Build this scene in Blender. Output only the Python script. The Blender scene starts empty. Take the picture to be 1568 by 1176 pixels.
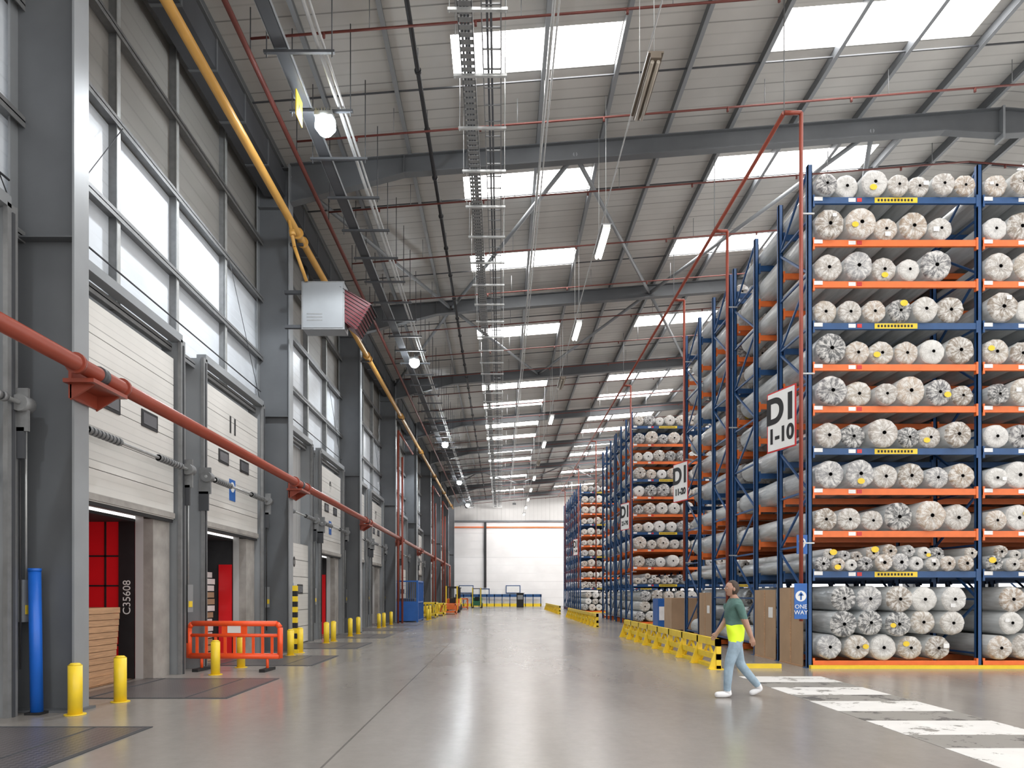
import bpy, math, random
from mathutils import Vector, Matrix
random.seed(7)
R=random.random
def U(a,b): return a+(b-a)*random.random()
scene=bpy.context.scene
scene.view_settings.view_transform='Standard'
scene.view_settings.look='None'
scene.view_settings.exposure=0.15

# ---------------------------------------------------------------- materials
def mat(name,col,rough=0.5,metal=0.0,var=0.08,scale=3.0,bump=0.0,bscale=20.0,stretch=(1,1,1),emis=None,es=0.0,spec=0.5):
    m=bpy.data.materials.new(name); m.use_nodes=True
    nt=m.node_tree; N=nt.nodes; L=nt.links
    b=N['Principled BSDF']
    b.inputs['Roughness'].default_value=rough
    b.inputs['Metallic'].default_value=metal
    b.inputs['Specular IOR Level'].default_value=spec
    tc=N.new('ShaderNodeTexCoord'); mp=N.new('ShaderNodeMapping'); mp.inputs['Scale'].default_value=stretch
    L.new(tc.outputs['Object'],mp.inputs['Vector'])
    no=N.new('ShaderNodeTexNoise'); no.inputs['Scale'].default_value=scale; no.inputs['Detail'].default_value=4
    L.new(mp.outputs['Vector'],no.inputs['Vector'])
    cr=N.new('ShaderNodeValToRGB')
    cr.color_ramp.elements[0].position=0.3; cr.color_ramp.elements[1].position=0.7
    cr.color_ramp.elements[0].color=(*[max(0,c*(1-var)) for c in col],1)
    cr.color_ramp.elements[1].color=(*[min(1,c*(1+var)) for c in col],1)
    L.new(no.outputs['Fac'],cr.inputs['Fac']); L.new(cr.outputs['Color'],b.inputs['Base Color'])
    if bump>0:
        n2=N.new('ShaderNodeTexNoise'); n2.inputs['Scale'].default_value=bscale; n2.inputs['Detail'].default_value=3
        L.new(mp.outputs['Vector'],n2.inputs['Vector'])
        bp=N.new('ShaderNodeBump'); bp.inputs['Strength'].default_value=bump; bp.inputs['Distance'].default_value=0.02
        L.new(n2.outputs['Fac'],bp.inputs['Height']); L.new(bp.outputs['Normal'],b.inputs['Normal'])
    if emis:
        b.inputs['Emission Color'].default_value=(*emis,1); b.inputs['Emission Strength'].default_value=es
    return m
def nd(nt,t,**kw):
    n=nt.nodes.new(t)
    for k,v in kw.items(): setattr(n,k,v)
    return n
def mth(nt,op,a,b=None,c=None):
    n=nt.nodes.new('ShaderNodeMath'); n.operation=op
    for i,v in enumerate((a,b,c)):
        if v is None: continue
        if isinstance(v,(int,float)): n.inputs[i].default_value=v
        else: nt.links.new(v,n.inputs[i])
    return n.outputs[0]
def mixc(nt,f,a,b):
    n=nt.nodes.new('ShaderNodeMix'); n.data_type='RGBA'
    if isinstance(f,(int,float)): n.inputs[0].default_value=f
    else: nt.links.new(f,n.inputs[0])
    for i,v in ((6,a),(7,b)):
        if isinstance(v,tuple): n.inputs[i].default_value=(*v,1)
        else: nt.links.new(v,n.inputs[i])
    return n.outputs[2]
def ribbed(name,col,axis,pitch,joint,rough=0.45,dark=0.72,ribd=0.9,emis=0.0,var=0.05,scale=0.6):
    m=mat(name,col,rough,var=var,scale=scale)
    nt=m.node_tree; b=nt.nodes['Principled BSDF']; L=nt.links
    src=b.inputs['Base Color'].links[0].from_socket
    tc=nd(nt,'ShaderNodeTexCoord'); sp=nd(nt,'ShaderNodeSeparateXYZ'); L.new(tc.outputs['Object'],sp.inputs[0])
    a=sp.outputs[axis]
    f=mth(nt,'FRACT',mth(nt,'DIVIDE',a,joint)); j=mth(nt,'LESS_THAN',f,0.03)
    f2=mth(nt,'FRACT',mth(nt,'DIVIDE',a,pitch)); r2=mth(nt,'LESS_THAN',f2,0.14)
    c1=mixc(nt,mth(nt,'MULTIPLY',r2,1.0),src,tuple(c*ribd for c in col))
    c2=mixc(nt,j,c1,tuple(c*dark for c in col))
    L.new(c2,b.inputs['Base Color'])
    if emis>0:
        L.new(c2,b.inputs['Emission Color']); b.inputs['Emission Strength'].default_value=emis
    bp=nd(nt,'ShaderNodeBump'); bp.inputs['Strength'].default_value=0.4; bp.inputs['Distance'].default_value=0.02
    L.new(f2,bp.inputs['Height']); L.new(bp.outputs['Normal'],b.inputs['Normal'])
    return m

M={}
M['steel']=mat('painted_steel_grey',(0.122,0.130,0.140),0.45,0.0,0.06,2)
M['steelL']=mat('painted_steel_light',(0.27,0.285,0.30),0.4,0.1,0.05,2)
M['steelD']=mat('painted_steel_dark',(0.06,0.063,0.07),0.5,0.0,0.1,2)
M['galv']=mat('galvanised_steel',(0.48,0.49,0.49),0.4,0.4,0.1,8)
M['galvD']=mat('galvanised_dull',(0.23,0.235,0.24),0.5,0.3,0.1,8)
M['red']=mat('red_oxide_paint',(0.27,0.050,0.028),0.35,0,0.08,3)
M['redthin']=mat('sprinkler_red',(0.15,0.038,0.03),0.5,0,0.08,3)
M['yel']=mat('gas_pipe_ochre',(0.56,0.30,0.07),0.4,0,0.06,3)
M['yellow']=mat('safety_yellow',(0.85,0.60,0.03),0.4,0,0.06,6)
M['blue']=mat('rack_blue',(0.018,0.075,0.21),0.4,0,0.08,5)
M['orange']=mat('rack_orange',(0.80,0.17,0.035),0.4,0,0.08,5)
M['borange']=mat('barrier_orange',(0.95,0.10,0.02),0.35,0,0.06,5)
M['white']=mat('white_paint',(0.8,0.8,0.79),0.4,0,0.03,3)
M['door']=ribbed('door_panel_white',(0.68,0.665,0.635),2,0.13,0.52,0.35,0.55,0.91,0,0.08,0.8)
M['black']=mat('black_rubber',(0.015,0.015,0.017),0.6,0,0.2,5)
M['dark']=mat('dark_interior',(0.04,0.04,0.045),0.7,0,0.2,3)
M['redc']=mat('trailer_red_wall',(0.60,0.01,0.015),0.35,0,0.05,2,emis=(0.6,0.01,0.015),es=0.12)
M['wood']=mat('plywood',(0.46,0.27,0.15),0.6,0,0.2,3,0.2,10,(1,1,14))
M['card']=mat('cardboard',(0.40,0.27,0.17),0.75,0,0.08,2)
M['pad']=mat('dock_pad_grey',(0.33,0.31,0.29),0.7,0,0.18,3,0.2,12)
M['linerT']=ribbed('wall_liner_grey',(0.27,0.26,0.245),2,0.33,50.0,0.5)
M['linerW']=ribbed('wall_liner_white_glow',(0.68,0.72,0.77),2,0.2,50.0,0.35,0.9,0.96,0.09,0.12,0.8)  # white liner panels, slight emission added to brighten them
M['linerL']=ribbed('wall_liner_lower',(0.50,0.50,0.50),1,0.25,1.0,0.45)
M['roof']=ribbed('roof_liner',(0.53,0.515,0.49),1,0.333,1.0,0.5,0.5,0.86,0.0,0.1)
M['farw']=ribbed('far_wall_white',(0.84,0.83,0.83),2,1.0,3.0,0.5,0.88,0.97)
M['farg']=ribbed('far_wall_upper',(0.5,0.49,0.48),0,0.5,3.0,0.5,0.8,0.9)
M['sky']=mat('skylight_daylight',(0.9,0.92,0.95),0.4,emis=(1.0,0.985,0.965),es=12.8)
M['led']=mat('led_emitter',(1,1,1),0.4,emis=(0.9,0.96,1.0),es=120.0)
M['tube']=mat('tube_emitter',(1,1,1),0.4,emis=(1.0,0.97,0.88),es=22.0)
M['tubeoff']=mat('tube_off',(0.4,0.36,0.30),0.4)
M['lampoff']=mat('lamp_housing_brown',(0.16,0.13,0.10),0.4)
M['signblue']=mat('sign_blue',(0.02,0.12,0.42),0.4)
M['maroon']=mat('heater_cowl_maroon',(0.13,0.012,0.02),0.4)
M['rubberw']=mat('white_label',(0.85,0.85,0.85),0.5)
M['signred']=mat('sign_red',(0.6,0.03,0.03),0.4)
M['bluepole']=mat('blue_plastic',(0.01,0.12,0.55),0.4)
M['glass']=mat('door_window_glass',(0.10,0.10,0.11),0.15)
M['green']=mat('machine_green',(0.02,0.16,0.08),0.4)
# checker plate with diamond tread
m=mat('checker_plate',(0.15,0.135,0.135),0.36,0.5,0.15,1.2); nt=m.node_tree; b=nt.nodes['Principled BSDF']; L=nt.links
tc=nd(nt,'ShaderNodeTexCoord'); mp=nd(nt,'ShaderNodeMapping'); mp.inputs['Rotation'].default_value=(0,0,math.radians(45)); L.new(tc.outputs['Object'],mp.inputs[0])
ck=nd(nt,'ShaderNodeTexChecker'); ck.inputs['Scale'].default_value=18; L.new(mp.outputs[0],ck.inputs['Vector'])
src=b.inputs['Base Color'].links[0].from_socket
L.new(mixc(nt,mth(nt,'MULTIPLY',ck.outputs['Fac'],0.5),src,(0.28,0.26,0.26)),b.inputs['Base Color'])
bp=nd(nt,'ShaderNodeBump'); bp.inputs['Strength'].default_value=0.5; bp.inputs['Distance'].default_value=0.004; L.new(ck.outputs['Fac'],bp.inputs['Height']); L.new(bp.outputs['Normal'],b.inputs['Normal'])
M['plate']=m
def worn(name,col,th):
    m=mat(name,col,0.5,0,0.05,3); nt=m.node_tree; b=nt.nodes['Principled BSDF']
    n=nd(nt,'ShaderNodeTexNoise'); n.inputs['Scale'].default_value=2.2; n.inputs['Detail'].default_value=9; n.inputs['Roughness'].default_value=0.75
    tc=nd(nt,'ShaderNodeTexCoord'); nt.links.new(tc.outputs['Object'],n.inputs['Vector'])
    f=mth(nt,'GREATER_THAN',n.outputs['Fac'],th)
    nt.links.new(mixc(nt,f,b.inputs['Base Color'].links[0].from_socket,(0.27,0.26,0.24)),b.inputs['Base Color']); return m
M['zebra']=worn('worn_white_paint',(0.72,0.71,0.69),0.57)
M['zebrak']=worn('worn_black_paint',(0.10,0.097,0.093),0.45)
# floor
m=bpy.data.materials.new('polished_concrete'); m.use_nodes=True; nt=m.node_tree; L=nt.links; b=nt.nodes['Principled BSDF']
tc=nd(nt,'ShaderNodeTexCoord'); mp=nd(nt,'ShaderNodeMapping'); mp.inputs['Scale'].default_value=(1,0.3,1); L.new(tc.outputs['Object'],mp.inputs[0])
n1=nd(nt,'ShaderNodeTexNoise'); n1.inputs['Scale'].default_value=0.45; n1.inputs['Detail'].default_value=7; n1.inputs['Roughness'].default_value=0.6; L.new(mp.outputs[0],n1.inputs['Vector'])
n2=nd(nt,'ShaderNodeTexNoise'); n2.inputs['Scale'].default_value=7; n2.inputs['Detail'].default_value=9; n2.inputs['Roughness'].default_value=0.75; L.new(tc.outputs['Object'],n2.inputs['Vector'])
cr=nd(nt,'ShaderNodeValToRGB'); cr.color_ramp.elements[0].position=0.3; cr.color_ramp.elements[1].position=0.7
cr.color_ramp.elements[0].color=(0.238,0.218,0.197,1); cr.color_ramp.elements[1].color=(0.335,0.312,0.287,1)
L.new(mth(nt,'ADD',mth(nt,'MULTIPLY',n1.outputs['Fac'],0.65),mth(nt,'MULTIPLY',n2.outputs['Fac'],0.35)),cr.inputs['Fac'])
sp=nd(nt,'ShaderNodeSeparateXYZ'); L.new(tc.outputs['Object'],sp.inputs[0])
def line(sock,pos,w): return mth(nt,'LESS_THAN',mth(nt,'ABSOLUTE',mth(nt,'SUBTRACT',sock,pos)),w)
j1=line(sp.outputs[0],-1.62,0.012)
n3=nd(nt,'ShaderNodeTexNoise'); n3.inputs['Scale'].default_value=3.2; n3.inputs['Detail'].default_value=10; n3.inputs['Roughness'].default_value=0.85; L.new(tc.outputs['Object'],n3.inputs['Vector'])
spk=mth(nt,'MULTIPLY',mth(nt,'GREATER_THAN',n3.outputs['Fac'],0.665),0.35)
j=mth(nt,'MAXIMUM',mth(nt,'MULTIPLY',j1,0.7),spk)
L.new(mixc(nt,j,cr.outputs['Color'],(0.07,0.065,0.06)),b.inputs['Base Color'])
rr=nd(nt,'ShaderNodeMapRange'); rr.inputs['From Min'].default_value=0.3; rr.inputs['From Max'].default_value=0.7; rr.inputs['To Min'].default_value=0.17; rr.inputs['To Max'].default_value=0.28
L.new(n1.outputs['Fac'],rr.inputs['Value']); L.new(rr.outputs[0],b.inputs['Roughness'])
M['floor']=m
# rolls
m=bpy.data.materials.new('plastic_wrapped_roll_side'); m.use_nodes=True; nt=m.node_tree; L=nt.links; b=nt.nodes['Principled BSDF']
at=nd(nt,'ShaderNodeAttribute'); at.attribute_name='tint'
tc=nd(nt,'ShaderNodeTexCoord'); mp=nd(nt,'ShaderNodeMapping'); mp.inputs['Scale'].default_value=(9,1.3,9); L.new(tc.outputs['Object'],mp.inputs[0])
n1=nd(nt,'ShaderNodeTexNoise'); n1.inputs['Scale'].default_value=1.5; n1.inputs['Detail'].default_value=4; L.new(mp.outputs[0],n1.inputs['Vector'])
rp=nd(nt,'ShaderNodeValToRGB'); rp.color_ramp.elements[0].position=0.35; rp.color_ramp.elements[1].position=0.65; L.new(n1.outputs['Fac'],rp.inputs['Fac'])
base=mixc(nt,0.28,(0.50,0.53,0.545),at.outputs['Color'])
L.new(mixc(nt,mth(nt,'MULTIPLY',rp.outputs[0],0.35),base,(0.78,0.81,0.82)),b.inputs['Base Color'])
b.inputs['Roughness'].default_value=0.25
bp=nd(nt,'ShaderNodeBump'); bp.inputs['Strength'].default_value=0.5; bp.inputs['Distance'].default_value=0.03; L.new(n1.outputs['Fac'],bp.inputs['Height']); L.new(bp.outputs['Normal'],b.inputs['Normal'])
M['rside']=m
m=bpy.data.materials.new('plastic_wrapped_roll_end'); m.use_nodes=True; nt=m.node_tree; L=nt.links; b=nt.nodes['Principled BSDF']
at=nd(nt,'ShaderNodeAttribute'); at.attribute_name='tint'; rc=nd(nt,'ShaderNodeAttribute'); rc.attribute_name='rc'
sp=nd(nt,'ShaderNodeSeparateXYZ'); L.new(rc.outputs['Vector'],sp.inputs[0])
rad=mth(nt,'SQRT',mth(nt,'ADD',mth(nt,'MULTIPLY',sp.outputs[0],sp.outputs[0]),mth(nt,'MULTIPLY',sp.outputs[1],sp.outputs[1])))
rr=mth(nt,'MAXIMUM',rad,0.05)
def radial(k,dz):
    cx=nd(nt,'ShaderNodeCombineXYZ'); L.new(mth(nt,'MULTIPLY',mth(nt,'DIVIDE',sp.outputs[0],rr),k),cx.inputs[0]); L.new(mth(nt,'MULTIPLY',mth(nt,'DIVIDE',sp.outputs[1],rr),k),cx.inputs[1])
    L.new(mth(nt,'ADD',sp.outputs[2],mth(nt,'MULTIPLY',rad,dz)),cx.inputs[2])
    n=nd(nt,'ShaderNodeTexNoise'); n.inputs['Scale'].default_value=2.2; n.inputs['Detail'].default_value=5; n.inputs['Roughness'].default_value=0.65; L.new(cx.outputs[0],n.inputs['Vector']); return n
n1=radial(1.7,1.3); n2=radial(2.6,2.4)
rp=nd(nt,'ShaderNodeValToRGB'); rp.color_ramp.elements[0].position=0.42; rp.color_ramp.elements[1].position=0.60; L.new(n1.outputs['Fac'],rp.inputs['Fac'])
c=mixc(nt,mth(nt,'MULTIPLY',rp.outputs[0],0.85),at.outputs['Color'],(0.82,0.81,0.79))
ring=mth(nt,'FRACT',mth(nt,'MULTIPLY',rad,9.0)); rg=mth(nt,'MULTIPLY',mth(nt,'LESS_THAN',ring,0.35),0.14)
c=mixc(nt,rg,c,(0.12,0.10,0.09))
rp2=nd(nt,'ShaderNodeValToRGB'); rp2.color_ramp.elements[0].position=0.58; rp2.color_ramp.elements[1].position=0.70; L.new(n2.outputs['Fac'],rp2.inputs['Fac'])
c=mixc(nt,mth(nt,'MULTIPLY',rp2.outputs[0],0.5),c,(0.15,0.14,0.14))
L.new(c,b.inputs['Base Color']); b.inputs['Roughness'].default_value=0.3
bp=nd(nt,'ShaderNodeBump'); bp.inputs['Strength'].default_value=0.8; bp.inputs['Distance'].default_value=0.03; L.new(n1.outputs['Fac'],bp.inputs['Height']); L.new(bp.outputs['Normal'],b.inputs['Normal'])
M['rend']=m

# ---------------------------------------------------------------- mesh builder
class MB:
    def __init__(s): s.v=[]; s.f=[]; s.m=[]; s.sm=[]; s.mats=[]
    def mi(s,k):
        if k not in s.mats: s.mats.append(k)
        return s.mats.index(k)
    def face(s,idx,k,smooth=False): s.f.append(idx); s.m.append(s.mi(k)); s.sm.append(smooth)
    def poly(s,pts,k):
        o=len(s.v); s.v+= [tuple(p) for p in pts]; s.face(tuple(range(o,o+len(pts))),k)
    def hexa(s,p,k):
        o=len(s.v); s.v+=[tuple(q) for q in p]
        for q in ((0,3,2,1),(4,5,6,7),(0,1,5,4),(1,2,6,5),(2,3,7,6),(3,0,4,7)): s.face(tuple(o+i for i in q),k)
    def box(s,x0,x1,y0,y1,z0,z1,k):
        s.hexa([(x0,y0,z0),(x1,y0,z0),(x1,y1,z0),(x0,y1,z0),(x0,y0,z1),(x1,y0,z1),(x1,y1,z1),(x0,y1,z1)],k)
    def beam(s,a,b_,w,h,k,up=(0,0,1)):
        a=Vector(a); b_=Vector(b_); d=(b_-a).normalized(); up=Vector(up)
        if abs(d.dot(up))>0.98: up=Vector((0,1,0))
        sx=d.cross(up).normalized()*w/2; uz=sx.cross(d).normalized()*h/2
        s.hexa([a-sx-uz,a+sx-uz,b_+sx-uz,b_-sx-uz,a-sx+uz,a+sx+uz,b_+sx+uz,b_-sx+uz],k)
    def cyl(s,a,b_,r,k,n=12,r2=None,caps=True):
        a=Vector(a); b_=Vector(b_); d=(b_-a).normalized(); up=Vector((0,0,1)) if abs(d.z)<0.9 else Vector((1,0,0))
        u=d.cross(up).normalized(); w=d.cross(u); r2=r if r2 is None else r2; o=len(s.v)
        for i in range(n):
            t=2*math.pi*i/n; e=u*math.cos(t)+w*math.sin(t); s.v.append(tuple(a+e*r)); s.v.append(tuple(b_+e*r2))
        for i in range(n):
            j=(i+1)%n; s.face((o+2*i,o+2*j,o+2*j+1,o+2*i+1),k,True)
        if caps:
            s.face(tuple(o+2*i for i in range(n-1,-1,-1)),k); s.face(tuple(o+2*i+1 for i in range(n)),k)
    def prism(s,pts,axis,a,b_,k):
        def P(p,c):
            return (c,p[0],p[1]) if axis==0 else ((p[0],c,p[1]) if axis==1 else (p[0],p[1],c))
        n=len(pts); o=len(s.v); s.v+=[P(p,a) for p in pts]+[P(p,b_) for p in pts]
        s.face(tuple(range(o,o+n)),k); s.face(tuple(range(o+2*n-1,o+n-1,-1)),k)
        for i in range(n):
            j=(i+1)%n; s.face((o+i,o+n+i,o+n+j,o+j),k)
    def build(s,name,parent=None,fixn=True):
        me=bpy.data.meshes.new(name); me.from_pydata(s.v,[],s.f)
        for k in s.mats: me.materials.append(M[k])
        me.polygons.foreach_set('material_index',s.m); me.polygons.foreach_set('use_smooth',s.sm)
        if fixn:
            import bmesh
            bm=bmesh.new(); bm.from_mesh(me); bmesh.ops.recalc_face_normals(bm,faces=bm.faces); bm.to_mesh(me); bm.free()
        me.update(); ob=bpy.data.objects.new(name,me); scene.collection.objects.link(ob)
        if parent: ob.parent=parent
        return ob
def empty(name):
    e=bpy.data.objects.new(name,None); scene.collection.objects.link(e); return e
def text(s,loc,xax,size,mk,parent,name='lettering',align='CENTER',ext=0.002,bold=0.0,yax=(0,0,1)):
    cu=bpy.data.curves.new(name,'FONT'); cu.body=s; cu.size=size; cu.align_x=align; cu.align_y='CENTER'; cu.extrude=ext; cu.offset=bold
    cu.materials.append(M[mk]); ob=bpy.data.objects.new(name,cu); scene.collection.objects.link(ob)
    x=Vector(xax).normalized(); y=Vector(yax); z=x.cross(y)
    mt=Matrix((x,y,z)).transposed().to_4x4(); mt.translation=Vector(loc); ob.matrix_world=mt
    if parent: ob.parent=parent
    return ob

SP=9.2
YB,YF=-9.2,84.5
RX=13.45
def rz(x):
    if x>RX: x=2*RX-x
    return 13.1+0.079*(x+5.65)
XL,XR=-6.6,2*RX+6.6

# ---------------------------------------------------------------- floor / ceiling
b=MB(); b.box(XL-0.2,XR,YB,YF+0.3,-0.3,0.0,'floor'); b.build('floor')
sky_y=[-4,1.4,6,10.6,15.4,20.45,25.1,31.9,40.2,44.2,49.5,53.5,58.5,62.5,67.5,71.5,77,81]
sx=[(-1.1,2.65),(6.2,11.0),(15.9,20.7),(24.2,28.0)]
xb=[XL-0.2]+[v for s_ in sx[:2] for v in s_]+[RX]+[v for s_ in sx[2:] for v in s_]+[XR]
yb=[YB]+[v for y in sky_y for v in (y-0.6,y+0.6)]+[YF+0.3]
OFF=0.22
b=MB()
def issky(x0,y0):
    return any(abs(x0-s_[0])<1e-6 for s_ in sx) and any(abs(y0-(y-0.6))<1e-6 for y in sky_y)
for i in range(len(xb)-1):
    for j in range(len(yb)-1):
        x0,x1,y0,y1=xb[i],xb[i+1],yb[j],yb[j+1]
        if issky(x0,y0): continue
        za,zb=rz(x0)+OFF,rz(x1)+OFF
        b.hexa([(x0,y0,za),(x1,y0,zb),(x1,y1,zb),(x0,y1,za),(x0,y0,za+.12),(x1,y0,zb+.12),(x1,y1,zb+.12),(x0,y1,za+.12)],'roof')
b.build('ceiling')
wn=1
for y in sky_y:
    b=MB()
    for x0,x1 in sx:
        za,zb=rz(x0)+OFF+0.02,rz(x1)+OFF+0.02
        b.poly([(x0,y-.6,za),(x0,y+.6,za),(x1,y+.6,zb),(x1,y-.6,zb)],'sky')
    b.build('window_%d'%wn,fixn=False); wn+=1
# purlins
b=MB(); x=-5.9
while x<XR:
    if abs(x-RX)>0.3:
        z=rz(x); b.box(x-.035,x+.035,YB,YF,z,z+.2,'steel'); b.box(x-.035,x+.06,YB,YF,z-.012,z+.01,'steelL')
    x+=1.72
b.box(RX-.5,RX-.42,YB,YF,rz(RX)-.03,rz(RX)+.17,'steel')
y=YB+2.3
while y<YF:
    b.beam((-6.4,y,rz(-6.4)+.06),(RX,y,rz(RX)+.06),.03,.03,'steelD'); b.beam((RX,y,rz(RX)+.06),(XR,y,rz(XR)+.06),.03,.03,'steelD'); y+=4.6
b.build('roof_purlins')

# ---------------------------------------------------------------- portal frames
def ibeam_x(b,x0,z0,x1,z1,y,dep,dep2,w,k,t=0.025):
    b.prism([(x0,z0),(x1,z1),(x1,z1-dep2),(x0,z0-dep)],1,y-.01,y+.01,k)
    b.beam((x0,y,z0-t/2),(x1,y,z1-t/2),w,t,k); b.beam((x0,y,z0-dep+t/2),(x1,y,z1-dep2+t/2),w,t,k)
for k in range(-1,10):
    y=SP*k
    if y>YF: break
    b=MB()
    for sgn in (0,1):
        def X(x): return x if sgn==0 else 2*RX-x
        xi,xo=-5.65,-6.5
        b.box(min(X(xi),X(xi-.03)),max(X(xi),X(xi-.03)),y-.16,y+.16,0,13.05,'steelL')
        b.box(min(X(xo),X(xo-.03)),max(X(xo),X(xo-.03)),y-.16,y+.16,0,13.0,'steelL')
        b.box(min(X(xi-.03),X(xo)),max(X(xi-.03),X(xo)),y-.012,y+.012,0,13.05,'steel')
        for zz in (6.3,11.9,12.95): b.box(min(X(xi-.03),X(xo)),max(X(xi-.03),X(xo)),y-.15,y+.15,zz,zz+.02,'steel')
        b.box(min(X(xi+.06),X(xo-.05)),max(X(xi+.06),X(xo-.05)),y-.22,y+.22,0,0.03,'steel')
        ibeam_x(b,X(-5.65),rz(-5.65),X(-2.6),rz(-2.6),y,1.05,0.5,.24,'steel')
        ibeam_x(b,X(-2.6),rz(-2.6),X(11.9),rz(11.9),y,.5,.5,.24,'steel')
        ibeam_x(b,X(11.9),rz(11.9),X(RX),rz(RX),y,.5,.72,.24,'steel')
        b.box(X(-2.6)-.012,X(-2.6)+.012,y-.12,y+.12,rz(-2.6)-.5,rz(-2.6),'steel')
    b.box(RX-.03,RX+.03,y-.16,y+.16,rz(RX)-.85,rz(RX)+.02,'steelL')
    b.build('portal_frame')
b=MB()
def brace(xa,ka,xc,kc): b.cyl((xa,ka*SP,rz(xa)-.3),(xc,kc*SP,rz(xc)-.3),.065,'steelL',8)
for bay in (0,2,3,7):
    even=[-6,2,10,18,26]; odd=[-2,6,14,22,30]
    for e in even:
        for o in odd:
            if abs(e-o)==4:
                if bay%2==0: brace(e if e>-6 else -5.7,bay,o,bay+1)
                else: brace(o,bay,e if e>-6 else -5.7,bay+1)
b.build('roof_bracing')

# ---------------------------------------------------------------- left wall
def door_ranges(k): c=SP*k; return [(c+.75,c+4.0,c+1.0,c+3.4),(c+5.25,c+8.55,c+5.65,c+8.0)]
b=MB(); opens=[]
for k in range(-1,9):
    for (d0,d1,o0,o1) in door_ranges(k): opens.append((o0,o1))
ys=YB
for o0,o1 in opens+[(YF,YF)]:
    b.box(XL-.15,XL,ys,o0,0,3.0,'linerL'); ys=o1
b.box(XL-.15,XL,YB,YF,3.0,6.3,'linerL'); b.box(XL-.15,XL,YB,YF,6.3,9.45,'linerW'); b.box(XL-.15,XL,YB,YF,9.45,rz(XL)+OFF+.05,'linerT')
b.build('wall_left')
b=MB()
for z in (6.35,7.9,9.47,11.0,12.5):
    b.box(XL,XL+.2,YB,YF,z,z+.02,'galvD'); b.box(XL+.19,XL+.2,YB,YF,z-.07,z+.08,'galvD')
for k in range(-1,10):
    for o in (2.3,4.4,6.8):
        y=SP*k+o
        if y<YF-.5:
            b.box(XL,XL+.16,y-.02,y+.02,6.35,12.9,'galvD'); b.box(XL+.15,XL+.165,y-.05,y+.05,6.35,12.9,'galv')
    y=SP*k
    if y+9<YF:
        b.cyl((XL+.23,y+.3,6.6),(XL+.23,y+2.3,9.4),.008,'steelD',5); b.cyl((XL+.23,y+8.9,6.6),(XL+.23,y+6.8,9.4),.008,'steelD',5)
        b.cyl((XL+.26,y+.6,6.9),(XL+.26,y+8.8,6.9),.015,'steelD',6)
        for q in (.35,.45): b.cyl((XL+.1,y+q,0.2),(XL+.1,y+q,6.3),.018,'galv',6)
b.build('wall_rails')
b=MB()
for k in range(-1,9):
    y=SP*k; b.box(XL+.3,-5.75,y+.2,y+SP-.2,12.15,12.75,'steelD')
    for q in range(1,6): b.box(XL+.29,-5.73,y+q*1.53-.03,y+q*1.53+.03,12.13,12.77,'steel')
b.build('eaves_duct')

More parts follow.
